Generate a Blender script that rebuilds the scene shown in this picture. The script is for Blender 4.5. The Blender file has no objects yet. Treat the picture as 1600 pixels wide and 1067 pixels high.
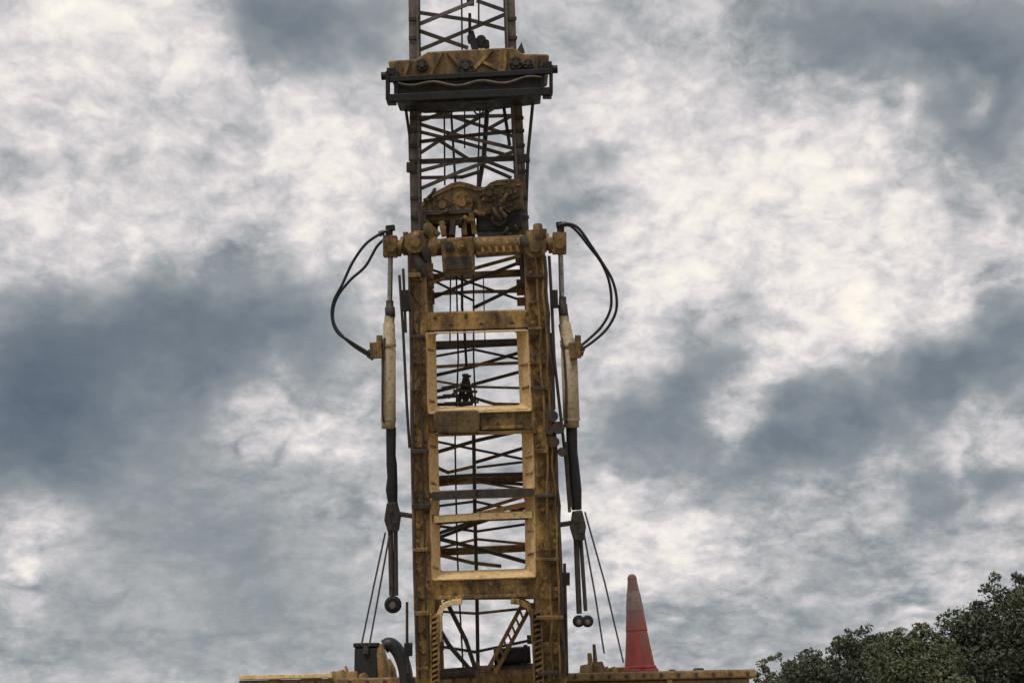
import bpy, math, random
import numpy as np
from mathutils import Vector, Matrix
R = math.radians
random.seed(7)
S = bpy.context.scene
COL = S.collection

# ------------------------------------------------------------------ camera
FPX = 2000.0                      # focal length in pixels of a 1600 px wide picture
TILT, ROLL = R(18.0), R(1.3)
CAM = Vector((0, 0, 1.6))
fwd = Vector((0, math.cos(TILT), math.sin(TILT)))
r0 = Vector((1, 0, 0)); u0 = Vector((0, -math.sin(TILT), math.cos(TILT)))
rt = math.cos(ROLL) * r0 - math.sin(ROLL) * u0
up = math.sin(ROLL) * r0 + math.cos(ROLL) * u0
cd = bpy.data.cameras.new('camera'); cam = bpy.data.objects.new('camera', cd); COL.objects.link(cam)
cam.matrix_world = Matrix(((rt.x, up.x, -fwd.x, CAM.x), (rt.y, up.y, -fwd.y, CAM.y), (rt.z, up.z, -fwd.z, CAM.z), (0, 0, 0, 1)))
cd.sensor_width = 36.0; cd.lens = 36.0 * FPX / 1600.0; cd.clip_end = 3000; cd.clip_start = 0.05
S.camera = cam
S.view_settings.view_transform = 'Standard'; S.view_settings.look = 'None'
S.view_settings.exposure = 0.0; S.view_settings.gamma = 1.0

def ray(x, y):
    return fwd + ((x - 800) / FPX) * rt - ((y - 533.5) / FPX) * up

# ------------------------------------------------------------------ node helper
class NT:
    def __init__(s, tree): s.t = tree; s.n = tree.nodes; s.l = tree.links
    def new(s, typ, **kw):
        n = s.n.new(typ)
        for k, v in kw.items(): setattr(n, k, v)
        return n
    def put(s, sock, v):
        if hasattr(v, 'is_output') or isinstance(v, bpy.types.NodeSocket): s.l.new(v, sock)
        else: sock.default_value = v
    def math(s, op, a, b=0.0, c=0.0):
        n = s.new('ShaderNodeMath', operation=op)
        s.put(n.inputs[0], a); s.put(n.inputs[1], b); s.put(n.inputs[2], c)
        return n.outputs[0]
    def vec(s, op, a, b=(0, 0, 0), scale=None):
        n = s.new('ShaderNodeVectorMath', operation=op)
        s.put(n.inputs[0], a); s.put(n.inputs[1], b)
        if scale is not None: s.put(n.inputs['Scale'], scale)
        return n.outputs['Value'] if op in ('DISTANCE', 'LENGTH', 'DOT_PRODUCT') else n.outputs[0]
    def noise(s, v, scale, detail=4, rough=0.55, dist=0.0, color=False):
        n = s.new('ShaderNodeTexNoise')
        s.put(n.inputs['Vector'], v); n.inputs['Scale'].default_value = scale
        n.inputs['Detail'].default_value = detail; n.inputs['Roughness'].default_value = rough
        n.inputs['Distortion'].default_value = dist
        return n.outputs['Color'] if color else n.outputs['Fac']
    def mapr(s, v, a, b, c=0.0, d=1.0, smooth=True):
        n = s.new('ShaderNodeMapRange', interpolation_type='SMOOTHSTEP' if smooth else 'LINEAR')
        s.put(n.inputs[0], v)
        for i, q in enumerate((a, b, c, d)): n.inputs[i + 1].default_value = q
        return n.outputs[0]
    def ramp(s, v, stops):
        n = s.new('ShaderNodeValToRGB'); s.put(n.inputs[0], v)
        e = n.color_ramp.elements
        while len(e) < len(stops): e.new(0.5)
        for el, (p, c) in zip(e, stops): el.position = p; el.color = (*c, 1)
        return n.outputs[0]
    def mix(s, f, a, b):
        n = s.new('ShaderNodeMix', data_type='RGBA')
        s.put(n.inputs[0], f)
        s.put(n.inputs[6], a if not isinstance(a, tuple) else (*a, 1)); s.put(n.inputs[7], b if not isinstance(b, tuple) else (*b, 1))
        return n.outputs[2]

# ------------------------------------------------------------------ sky
SUN_EL, SUN_AZ = R(56), R(200)     # azimuth clockwise from +Y
W = bpy.data.worlds.new('World'); S.world = W; W.use_nodes = True
W.node_tree.nodes.clear()
w = NT(W.node_tree)
tc = w.new('ShaderNodeTexCoord').outputs['Generated']
wa = w.vec('SUBTRACT', w.noise(tc, 5.0, 2, 0.5, color=True), (0.5, 0.5, 0.5))
wb = w.vec('SUBTRACT', w.noise(tc, 15.0, 3, 0.58, color=True), (0.5, 0.5, 0.5))
dw = w.vec('ADD', tc, w.vec('SCALE', wa, scale=0.07))
dw = w.vec('ADD', dw, w.vec('SCALE', wb, scale=0.075))
# (x, y, radius, weight): the cloud masses seen in the picture, as directions in the sky
LOBES = [(150, 120, 350, .17), (60, 40, 250, .07), (420, 5, 110, -.26), (505, 40, 130, -.28), (590, 40, 100, -.15), (0, 270, 75, -.2), (160, 255, 120, -.07),
    (90, 400, 110, .18), (230, 370, 130, .18), (450, 300, 130, .16), (530, 320, 60, .1), (600, 230, 120, .12), (560, 400, 90, .08),
    (180, 480, 160, -.2), (330, 475, 140, -.22), (460, 505, 120, -.22), (60, 570, 210, -.2), (10, 690, 180, -.3), (180, 660, 200, -.15), (330, 580, 140, -.15), (520, 560, 100, -.14),
    (430, 630, 100, .24), (530, 690, 80, .1), (40, 835, 90, .32), (200, 850, 300, -.11), (470, 830, 260, -.11), (250, 1000, 300, -.09), (500, 1000, 200, -.07), (590, 820, 60, .1),
    (960, 150, 150, .15), (1050, 250, 150, .1), (1190, 240, 160, .14), (1310, 190, 120, .18), (1080, 410, 170, .16), (1250, 390, 190, .08), (1400, 330, 150, .14), (1300, 490, 150, .1), (1450, 470, 110, .12), (1570, 380, 120, .12),
    (925, 290, 85, -.34), (985, 262, 55, -.2), (900, 40, 140, -.08), (1300, 40, 130, -.16), (1450, 60, 170, -.22), (1570, 100, 140, -.22), (1520, 235, 100, -.2), (1400, 215, 60, -.1),
    (1250, 76, 36, .24), (1510, 165, 40, .26), (1410, 180, 28, .18), (1485, 335, 48, -.22), (1525, 405, 60, -.16),
    (1110, 530, 90, -.24), (1055, 580, 70, -.2), (1000, 640, 110, -.22), (960, 710, 120, -.15), (1100, 725, 120, -.2), (1210, 692, 80, -.28), (1300, 660, 100, -.32), (1420, 628, 110, -.34), (1540, 580, 110, -.36), (1595, 495, 70, -.22),
    (1135, 640, 60, .24), (1180, 590, 60, .12), (1340, 545, 100, .22), (1500, 500, 80, .14), (1570, 672, 60, .24), (1480, 707, 55, .2), (1390, 737, 45, .12), (1570, 748, 75, -.26), (1430, 765, 65, -.2),
    (1000, 800, 130, .14), (1080, 870, 140, .12), (1480, 890, 60, .16), (1380, 925, 55, .1), (1250, 960, 180, -.1), (1080, 985, 140, -.1), (1350, 830, 200, -.05), (1500, 830, 110, -.06)]
base_d = 0.605
for (x, y, rad, wt) in LOBES:
    c = ray(x, y).normalized()
    base_d = w.math('ADD', base_d, w.mapr(w.vec('DISTANCE', dw, tuple(c)), 0.0, rad * 1.25 / FPX, wt, 0.0))
sep = w.new('ShaderNodeSeparateXYZ'); w.put(sep.inputs[0], tc)
hz_ = w.math('DIVIDE', 1.0, w.math('ADD', w.math('MAXIMUM', sep.outputs[2], 0.0), 0.6))
layer = w.vec('ADD', w.vec('SCALE', w.vec('MULTIPLY', tc, (1.0, 1.0, 1.35)), scale=hz_), w.vec('SCALE', wb, scale=0.035))
def height(v):        # heaped cloud tops: folded noise at two sizes
    a = w.math('ABSOLUTE', w.math('SUBTRACT', w.noise(v, 6.5, 7, 0.55), 0.5))
    b = w.math('ABSOLUTE', w.math('SUBTRACT', w.noise(v, 18.0, 6, 0.62), 0.5))
    return w.math('ADD', a, w.math('MULTIPLY', b, 0.45))
h0 = height(layer); h1 = height(w.vec('ADD', layer, (-0.006, 0.0, 0.022)))
amp = w.mapr(base_d, 0.34, 0.64, 0.25, 1.0)
f1 = w.noise(layer, 4.5, 4, 0.55); f3 = w.noise(w.vec('MULTIPLY', layer, (1.0, 1.0, 1.7)), 30.0, 5, 0.62)
tex = w.math('MULTIPLY', w.math('SUBTRACT', h0, h1), 1.3)
tex = w.math('ADD', tex, w.math('MULTIPLY', w.math('SUBTRACT', h0, 0.13), 0.62))
tex = w.math('ADD', tex, w.math('MULTIPLY', w.math('SUBTRACT', f3, 0.5), 0.21))
dens = w.math('ADD', base_d, w.math('MULTIPLY', w.math('SUBTRACT', f1, 0.5), 0.34))
dens = w.math('ADD', dens, w.math('MULTIPLY', tex, amp))
dens = w.math('ADD', 0.5, w.math('MULTIPLY', w.math('SUBTRACT', dens, 0.5), 1.04))
ccol = w.ramp(dens, [(0.0, (.105, .13, .165)), (.2, (.17, .20, .232)), (.38, (.29, .318, .34)), (.52, (.455, .465, .48)), (.66, (.64, .615, .63)), (.82, (.86, .81, .78)), (1.0, (1.0, .945, .85))])
sky = w.new('ShaderNodeTexSky', sky_type='NISHITA')
sky.sun_disc = False; sky.sun_elevation = SUN_EL; sky.sun_rotation = SUN_AZ
skyc = w.vec('SCALE', sky.outputs[0], scale=0.10)
gap = w.mapr(dens, 0.5, 0.1, 0.0, 0.08)
fin = w.mix(gap, ccol, skyc)
W.cycles.sampling_method = 'MANUAL'; W.cycles.sample_map_resolution = 512
bg = w.new('ShaderNodeBackground'); w.put(bg.inputs[0], fin); bg.inputs[1].default_value = 1.0
out = w.new('ShaderNodeOutputWorld'); w.l.new(bg.outputs[0], out.inputs[0])

sd = bpy.data.lights.new('sun', 'SUN'); sd.energy = 1.5; sd.angle = R(12); sd.color = (1.0, .93, .82)
so = bpy.data.objects.new('sun', sd); COL.objects.link(so)
sv = Vector((math.sin(SUN_AZ) * math.cos(SUN_EL), math.cos(SUN_AZ) * math.cos(SUN_EL), math.sin(SUN_EL)))
so.rotation_euler = sv.to_track_quat('Z', 'Y').to_euler()
so.location = (0, -20, 40)

# ------------------------------------------------------------------ materials
def material(name, build):
    m = bpy.data.materials.new(name); m.use_nodes = True
    nt = NT(m.node_tree); b = m.node_tree.nodes['Principled BSDF']
    build(nt, b)
    return m
def paint(name, base, dirt, rust, amount, scale=1.0, rough=(0.45, 0.8), metal=0.0, spec=0.4):
    def bld(n, b):
        co = n.new('ShaderNodeTexCoord').outputs['Object']
        streak = n.vec('MULTIPLY', co, (1.0, 1.0, 0.22))
        a = n.noise(streak, 9.0 * scale, 6, 0.65, 0.3)
        c = n.noise(co, 22.0 * scale, 5, 0.7)
        g = n.noise(co, 60.0 * scale, 3, 0.6)
        lo = 0.62 - 0.45 * amount
        fd = n.mapr(a, lo, lo + 0.26)
        fr = n.mapr(c, 0.52, 0.68, 0.0, min(1.0, amount * 1.3))
        col = n.mix(fd, base, dirt)
        col = n.mix(fr, col, rust)
        col = n.mix(n.mapr(g, 0.35, 0.75, 0.0, 0.35), col, tuple(q * 0.45 for q in dirt))
        h = n.noise(co, 38.0 * scale, 4, 0.7)
        col = n.mix(n.mapr(h, 0.56, 0.70, 0.0, 0.55), col, tuple(min(.8, q * 1.5) for q in base))
        col = n.mix(n.mapr(h, 0.44, 0.32, 0.0, 0.7), col, tuple(q * 0.35 for q in dirt))
        n.put(b.inputs['Base Color'], col)
        n.put(b.inputs['Roughness'], n.mapr(c, 0.3, 0.7, *rough))
        b.inputs['Metallic'].default_value = metal; b.inputs['Specular IOR Level'].default_value = spec
        bp = n.new('ShaderNodeBump'); bp.inputs['Strength'].default_value = 0.35; bp.inputs['Distance'].default_value = 0.006
        n.put(bp.inputs['Height'], n.math('ADD', c, n.math('MULTIPLY', g, 0.6)))
        n.l.new(bp.outputs[0], b.inputs['Normal'])
    return material(name, bld)
M = {}
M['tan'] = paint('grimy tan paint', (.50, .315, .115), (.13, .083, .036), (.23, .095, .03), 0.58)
M['skylit'] = paint('skylit tan paint', (.90, .66, .35), (.55, .33, .13), (.36, .19, .08), 0.24)  # brighter copy of the tan paint, sky light put into the colour
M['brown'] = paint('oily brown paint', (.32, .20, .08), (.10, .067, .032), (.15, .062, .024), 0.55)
M['oily'] = paint('oil soaked brown casting', (.20, .13, .058), (.065, .048, .028), (.12, .05, .02), 0.5)
M['beige'] = paint('beige cylinder paint', (.46, .375, .245), (.28, .21, .125), (.2, .11, .05), 0.3)
M['black'] = paint('black greasy steel', (.022, .022, .026), (.012, .011, .011), (.05, .032, .02), 0.35)
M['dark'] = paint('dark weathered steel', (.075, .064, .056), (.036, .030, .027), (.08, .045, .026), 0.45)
M['grey'] = paint('grey galvanised steel', (.20, .17, .155), (.10, .082, .07), (.12, .075, .05), 0.45)
M['chrome'] = paint('dull chrome rod', (.42, .41, .41), (.2, .19, .18), (.25, .2, .16), 0.2, rough=(.22, .4), metal=0.85)
M['rope'] = paint('oily wire rope', (.06, .052, .048), (.03, .026, .025), (.08, .05, .03), 0.5, scale=2)
M['guy'] = paint('galvanised cable', (.22, .23, .25), (.14, .14, .15), (.2, .16, .12), 0.3)
M['rubber'] = material('black rubber hose', lambda n, b: (n.put(b.inputs['Base Color'], (.016, .017, .02, 1)), n.put(b.inputs['Roughness'], 0.45)))
M['deck'] = paint('brown deck steel', (.33, .22, .10), (.17, .11, .05), (.2, .085, .03), 0.5)
M['panel'] = paint('olive tan panel', (.27, .20, .085), (.15, .12, .06), (.2, .10, .04), 0.45)
def cone_b(n, b):
    co = n.new('ShaderNodeTexCoord').outputs['Object']
    a = n.noise(n.vec('MULTIPLY', co, (1, 1, .3)), 14, 6, .68)
    sp = n.new('ShaderNodeSeparateXYZ'); n.put(sp.inputs[0], co)
    h = n.math('ADD', n.math('MULTIPLY', sp.outputs[2], 1.35), n.math('MULTIPLY', n.math('SUBTRACT', a, .5), 1.3))
    red = n.mix(n.mapr(a, .42, .66, 0, .8), (.40, .08, .062), (.23, .06, .05))
    n.put(b.inputs['Base Color'], n.mix(n.mapr(h, .22, .66, 0, .78), red, (.23, .165, .15)))
    b.inputs['Roughness'].default_value = .75
M['cone'] = material('faded red cone plastic', cone_b)
def leaf_b(base, alt):
    def f(n, b):
        co = n.new('ShaderNodeTexCoord').outputs['Object']
        a = n.noise(co, 1.3, 4, .6); c = n.noise(co, 9, 2, .5)
        col = n.mix(n.mapr(a, .35, .65), base, alt)
        n.put(b.inputs['Base Color'], n.mix(n.mapr(c, .4, .7, 0, .6), col, tuple(q * 1.6 for q in alt)))
        b.inputs['Roughness'].default_value = .6
    return f
M['leaf'] = material('dark foliage', leaf_b((.046, .058, .040), (.080, .094, .054)))
M['leaf2'] = material('olive foliage', leaf_b((.064, .078, .042), (.115, .128, .064)))
M['band'] = paint('worn reflective band', (.33, .24, .22), (.22, .15, .135), (.30, .12, .09), 0.5)
M['bark'] = paint('tree bark', (.09, .07, .05), (.05, .04, .03), (.06, .045, .03), 0.5)
def ground_b(n, b):
    co = n.new('ShaderNodeTexCoord').outputs['Object']
    a = n.noise(co, .35, 8, .65); c = n.noise(co, 6, 6, .7)
    col = n.mix(n.mapr(a, .42, .6), (.23, .17, .10), (.11, .12, .055))
    n.put(b.inputs['Base Color'], n.mix(n.mapr(c, .4, .7, 0, .6), col, (.30, .24, .16)))
    b.inputs['Roughness'].default_value = .95
    bp = n.new('ShaderNodeBump'); bp.inputs['Strength'].default_value = .6; bp.inputs['Distance'].default_value = .05
    n.put(bp.inputs['Height'], c); n.l.new(bp.outputs[0], b.inputs['Normal'])
M['ground'] = material('dry dirt and grass', ground_b)

# ------------------------------------------------------------------ mesh helper
class MB:
    def __init__(s): s.v = []; s.f = []; s.sm = []
    def add(s, vs, fs, smooth=False):
        o = len(s.v); s.v += [Vector(q) for q in vs]
        for q in fs: s.f.append([i + o for i in q]); s.sm.append(smooth)
        return s
    def hexa(s, p):       # 8 corners: 4 of one end then 4 of the other
        return s.add(p, [(3, 2, 1, 0), (4, 5, 6, 7), (0, 1, 5, 4), (1, 2, 6, 5), (2, 3, 7, 6), (3, 0, 4, 7)])
    def bar(s, a, b, wd, th, side):   # rectangular bar a->b; wd along side, th along the third axis
        a = Vector(a); b = Vector(b); d = (b - a).normalized()
        sd_ = (Vector(side) - d * d.dot(Vector(side))).normalized(); t = d.cross(sd_)
        c = [(-.5, -.5), (.5, -.5), (.5, .5), (-.5, .5)]
        return s.hexa([a + sd_ * wd * i + t * th * j for i, j in c] + [b + sd_ * wd * i + t * th * j for i, j in c])
    def tube(s, pts, rad, n=10, cap=True):
        pts = [Vector(p) for p in pts]
        rads = rad if isinstance(rad, (list, tuple)) else [rad] * len(pts)
        o = []; prev = None
        for i, p in enumerate(pts):
            d = (pts[min(i + 1, len(pts) - 1)] - pts[max(i - 1, 0)]).normalized()
            if prev is None:
                x = d.orthogonal().normalized()
            else:
                x = (prev - d * prev.dot(d)).normalized()
            prev = x; y = d.cross(x)
            o += [p + (x * math.cos(2 * math.pi * k / n) + y * math.sin(2 * math.pi * k / n)) * rads[i] for k in range(n)]
        fs = []
        for i in range(len(pts) - 1):
            for k in range(n):
                fs.append((i * n + k, i * n + (k + 1) % n, (i + 1) * n + (k + 1) % n, (i + 1) * n + k))
        s.add(o, fs, True)
        if cap:
            s.add(o[:n], [tuple(range(n - 1, -1, -1))]); s.add(o[-n:], [tuple(range(n))])
        return s
    def prism(s, poly, ext, smooth=False):   # planar polygon (world points, seen counter-clockwise from the -ext side) pushed along ext
        n = len(poly); ext = Vector(ext); poly = [Vector(p) for p in poly]
        s.add(poly + [p + ext for p in poly], [tuple(range(n)), tuple(range(2 * n - 1, n - 1, -1))] + [((k + 1) % n, k, k + n, (k + 1) % n + n) for k in range(n)])
        return s
def build(name, mb, mat, parent=None, bevel=0.0, origin=None):
    o0 = Vector(origin) if origin is not None else (ORG.get(parent.name_full, Vector()) if parent else Vector())
    me = bpy.data.meshes.new(name)
    me.from_pydata([tuple(q - o0) for q in mb.v], [], mb.f)
    me.polygons.foreach_set('use_smooth', mb.sm)
    me.materials.append(M[mat]); me.update()
    o = bpy.data.objects.new(name, me); COL.objects.link(o)
    if parent: o.parent = parent; ORG[o.name_full] = o0
    else: o.location = o0; ORG[o.name_full] = o0
    if bevel:
        b = o.modifiers.new('bevel', 'BEVEL'); b.width = bevel; b.segments = 2; b.limit_method = 'ANGLE'; b.angle_limit = R(50)
    return o
ORG = {}
def thing(name, label, cat, loc, group=None):
    o = bpy.data.objects.new(name, None); COL.objects.link(o); o.location = loc; ORG[o.name_full] = Vector(loc)
    o.empty_display_size = .2
    tag(o, label, cat, group); return o
def tag(o, label, cat, group=None):
    o['label'] = label; o['category'] = cat
    if group: o['group'] = group
    return o

# ------------------------------------------------------------------ ground
g = MB().add([(-900, -900, 0), (900, -900, 0), (900, 1800, 0), (-900, 1800, 0)], [(0, 1, 2, 3)])
go = build('ground', g, 'ground'); go['kind'] = 'structure'

# ------------------------------------------------------------------ mast frame: leans towards the camera
LEAN, MROLL = R(15.0), R(1.05)
z_ = Vector((0, -math.sin(LEAN), math.cos(LEAN))); x_ = Vector((1, 0, 0)); YM = Vector((0, math.cos(LEAN), math.sin(LEAN)))
XM = math.cos(MROLL) * x_ + math.sin(MROLL) * z_; ZM = math.cos(MROLL) * z_ - math.sin(MROLL) * x_
MO = CAM + ray(765, 1050) * 8.1
def P(x, y, d=0.0):               # point of the mast plane that lies d metres behind the mast's front face
    r = ray(x, y); o = MO + YM * d
    return CAM + r * ((o - CAM).dot(YM) / r.dot(YM))
PX = 8.1 / FPX                     # metres for one picture pixel on the mast
def back(p, d): return p + YM * d
def WY(x, y, Y):                   # point of the ray at world depth Y
    r = ray(x, y); return CAM + r * ((Y - CAM.y) / r.y)
def lerp(a, b, t): return a + (b - a) * t

base = MO.copy(); base = base - ZM * ((MO.z - .9) / ZM.z)
rig = thing('drilling_rig', 'tan steel lattice drilling mast standing on its brown carrier deck against cloudy sky', 'drilling rig', base)
def bars(name, mat, segs, wd, d0=0.0, th=None, parent=None, rad=False):
    for sgm in segs:
        pts = [P(x, y, d0 if len(q) == 0 else q[0]) for (x, y, *q) in sgm]
        mb = MB()
        if rad: mb.tube(pts, wd, 8)
        else:
            for a, b in zip(pts[:-1], pts[1:]):
                d = (b - a).normalized(); mb.bar(a - d * .006, b + d * .006, wd, th or wd, YM.cross(d))
        build(name, mb, mat, parent or rig)

# ---- lower section legs: box columns, lacing and bolt heads on the faces
DEP = 0.84
def edge(tab, y):
    for (y0, x0), (y1, x1) in zip(tab[:-1], tab[1:]):
        if y0 <= y <= y1: return x0 + (x1 - x0) * (y - y0) / (y1 - y0)
    return tab[0][1] if y < tab[0][0] else tab[-1][1]
LO = [(380, 636), (550, 640), (700, 641), (900, 645), (1060, 650), (1250, 656)]
LI = [(380, 662), (550, 668), (700, 671), (900, 676), (1060, 682), (1250, 690)]
RI = [(380, 818), (550, 825), (700, 833), (900, 836), (1060, 838), (1250, 842)]
RO = [(380, 851), (550, 862), (700, 870), (900, 880), (1060, 885), (1250, 891)]
YS = [384, 470, 550, 620, 700, 800, 900, 980, 1060, 1250]
def column(inn, outn, dd, depth, lacing, mat):
    mb = MB(); rows = []
    for y in YS:
        a, b = P(edge(inn, y), y), P(edge(outn, y), y)
        a, b = (a, b) if a.dot(XM) < b.dot(XM) else (b, a)
        rows.append([back(a, dd), back(b, dd), back(b, dd + depth), back(a, dd + depth)])
    for q0, q1 in zip(rows[:-1], rows[1:]):
        o = len(mb.v); mb.v += q0 + q1
        for k in range(4): mb.f.append([o + k, o + 4 + k, o + 4 + (k + 1) % 4, o + (k + 1) % 4]); mb.sm.append(False)
    mb.add(rows[0], [(0, 1, 2, 3)]); mb.add(rows[-1], [(3, 2, 1, 0)])
    leg = build('mast_leg', mb, mat, rig, .008)
    if lacing:
        y = 395; k = 0
        while y < 1050:
            y2 = y + 27
            a0, b0 = edge(inn, y), edge(outn, y); a1, b1 = edge(inn, y2), edge(outn, y2)
            pa = P(lerp(a0, b0, .2 if k % 2 else .8), y, dd - .008); pb = P(lerp(a1, b1, .8 if k % 2 else .2), y2, dd - .008)
            m = MB().bar(pa, pb, .032, .016, XM)
            for q in (pa, pb):
                m.tube([q - YM * .026, q + YM * .004], .013, 6)
            build('lacing_bar', m, mat, leg)
            y = y2; k += 1
        for i, yy in enumerate((430, 560, 690, 780, 850, 925, 1010)):      # welded pads with bolts
            m = MB(); xa, xb = edge(inn, yy), edge(outn, yy)
            q = [P(lerp(xa, xb, .08), yy - 9, dd - .002), P(lerp(xa, xb, .92), yy - 9, dd - .002), P(lerp(xa, xb, .92), yy + 9, dd - .002), P(lerp(xa, xb, .08), yy + 9, dd - .002)]
            if xa > xb: q = [q[1], q[0], q[3], q[2]]
            m.prism([back(t, -.03) for t in q][::-1], YM * .03)
            for u in (.25, .75):
                for dy in (-5, 5):
                    c = P(lerp(xa, xb, u), yy + dy, dd - .03); m.tube([c + YM * .004, c - YM * .014], .011, 6)
            build('splice_plate', m, 'brown' if i % 2 else mat, leg)
    return leg
column(LI, LO, 0, .17, True, 'tan'); column(RI, RO, 0, .17, True, 'tan')
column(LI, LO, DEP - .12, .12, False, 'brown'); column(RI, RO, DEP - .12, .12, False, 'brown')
# side lacing between front and back legs
for outn, inn in ((LO, LI), (RO, RI)):
    ys = [400, 470, 540, 610, 680, 750, 820, 890, 960, 1030]
    for i, (ya, yb) in enumerate(zip(ys[:-1], ys[1:])):
        xm0, xm1 = (edge(outn, ya) + edge(inn, ya)) / 2, (edge(outn, yb) + edge(inn, yb)) / 2
        a, b = P(xm0, ya), P(xm1, yb)
        a, b = (back(a, .15), back(b, DEP - .1)) if i % 2 else (back(a, DEP - .1), back(b, .15))
        build('side_brace', MB().tube([a, b], .022, 8), 'brown', rig)

# ---- cross beams of the front frame
def beam(x0, x1, yt0, yt1, yb0, yb1, d0, depth, mat, name='cross_beam', bevel=.012):
    q = [P(x0, yt0, d0), P(x1, yt1, d0), P(x1, yb1, d0), P(x0, yb0, d0)]
    mb = MB().hexa([q[0], q[1], q[2], q[3], back(q[0], depth), back(q[1], depth), back(q[2], depth), back(q[3], depth)][::1])
    return build(name, mb, mat, rig, bevel)
bA = beam(660, 830, 488, 483, 517, 512, .012, .16, 'tan')
bB = beam(664, 834, 644, 638, 676, 672, .012, .16, 'brown')
bC = beam(672, 842, 904, 899, 938, 936, .012, .17, 'tan')
bT = beam(742, 822, 372, 366, 400, 394, .03, .13, 'brown')
# ribs and bolts on the beams
for bm_, xs, yt in ((bA, range(680, 826, 24), 500), (bB, range(760, 832, 18), 657), (bC, range(690, 836, 22), 920)):
    for i, x in enumerate(xs):
        yy = yt - (x - 745) * .035
        c = P(x, yy + (7 if i % 2 else -6), .012); build('bolt', MB().tube([c + YM * .004, c - YM * .013], .012, 6), 'dark', bm_)
    m = MB()
    a, b = P(xs[0] - 8, yt + 12 - (xs[0] - 745) * .035, .004), P(xs[-1] + 4, yt + 12 - (xs[-1] - 745) * .035, .004)
    m.bar(a, b, .022, .016, ZM); build('beam_lip', m, 'tan', bm_, .003)
for x in range(750, 820, 11):
    build('web_rib', MB().bar(P(x, 373, .028), P(x + 5, 394, .028), .018, .02, XM), 'tan', bT)
# back cross beams
for (ya, yb, ym) in ((528, 545, 0), (640, 655, 0), (760, 772, 0), (880, 895, 0), (410, 422, 0)):
    a, b = P(edge(LI, ya), ya + 4), P(edge(RI, ya), ya - 4)
    build('rear_cross_beam', MB().bar(back(a, DEP - .05), back(b, DEP - .05), .05, .05, ZM), 'brown', rig, .006)

# ---- window trims: flared plates added to show the skylit inner faces of the openings
def added_trim(yt, yb, inl, inr, inb, top=0, deep=.13, r=11):
    def ring(l, rr, t, b, rad, d):
        pts = []
        for (cx, cy, a0) in ((1, -1, 0), (-1, -1, 90), (-1, 1, 180), (1, 1, 270)):
            for k in range(6):
                a = R(a0 + 18 * k); y = (t + rad if cy < 0 else b - rad) - math.sin(a) * rad
                L_, R_ = edge(LI, y) + l, edge(RI, y) - rr
                x = (R_ - rad if cx > 0 else L_ + rad) + math.cos(a) * rad
                pts.append(P(x, y - (x - 750) * .03, d))
        return pts
    A = ring(-2, -2, yt, yb, 4, -.004); B = ring(inl, inr, yt + top, yb - inb, r, deep); C = ring(inl + 1, inr + 1, yt + top + 1, yb - inb - 1, r, deep + .2)
    n = len(A); mb = MB()
    mb.add(A + B, [(k, k + n, (k + 1) % n + n, (k + 1) % n) for k in range(n)], False)
    mb.add(B + C, [(k, k + n, (k + 1) % n + n, (k + 1) % n) for k in range(n)], False)
    o = build('added_window_trim', mb, 'skylit', rig)
    s_ = o.modifiers.new('thick', 'SOLIDIFY'); s_.thickness = .008; s_.offset = -1
    for (t, sd_) in ((.22, 1), (.68, -1), (.85, 1), (.4, -1)):
        yy = lerp(yt, yb, t); tab, q = (LI, inl) if sd_ > 0 else (RI, inr)
        build('added_weld_tab', MB().bar(P(edge(tab, yy) + sd_ * 2, yy, .0), P(edge(tab, yy) + sd_ * q * .8, yy + 3, deep * .72), .012, .014, ZM), 'tan', o)
added_trim(517, 645, 11, 14, 8, r=7); added_trim(676, 768, 11, 14, 1, r=5); added_trim(776, 905, 10, 12, 12, r=7)
bars('divider_bar', 'dark', [[(677, 775), (745, 771), (831, 769)]], .052, -.02, .05)
bars('divider_bar', 'brown', [[(668, 680), (745, 677), (836, 674)]], .022, -.015, .03)
bars('divider_bar', 'brown', [[(678, 817), (750, 811), (830, 808)]], .026, .10)
bars('divider_bar', 'skylit', [[(680, 811), (750, 806), (830, 803)]], .040, .03, .07)
bars('divider_bar', 'skylit', [[(750, 803), (822, 787)]], .03, .2)
# arch under the lowest beam and V braces
for pts in ([(686, 1000), (686, 960), (692, 945), (706, 939), (722, 938)], [(834, 1000), (832, 962), (826, 946), (812, 938), (798, 937)]):
    mb = MB(); q = [P(x, y, .03) for x, y in pts]
    for a, b in zip(q[:-1], q[1:]):
        mb.bar(a, b, .034, .12, YM.cross((b - a).normalized()))
    build('corner_gusset', mb, 'skylit' if pts[0][0] < 750 else 'tan', rig, .004)
bars('v_brace', 'dark', [[(700, 944), (728, 1000), (742, 1042)], [(684, 978), (702, 1008), (740, 1052)]], .026, .22)
bars('v_brace', 'brown', [[(818, 940), (762, 1046)], [(830, 946), (774, 1050)]], .024, .2)
for i in range(9):
    t0, t1 = i / 9, (i + .9) / 9
    bars('v_lacing', 'brown', [[(lerp(818, 762, t0), lerp(940, 1046, t0)), (lerp(830, 774, t1), lerp(946, 1050, t1))]], .013, .2)
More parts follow.
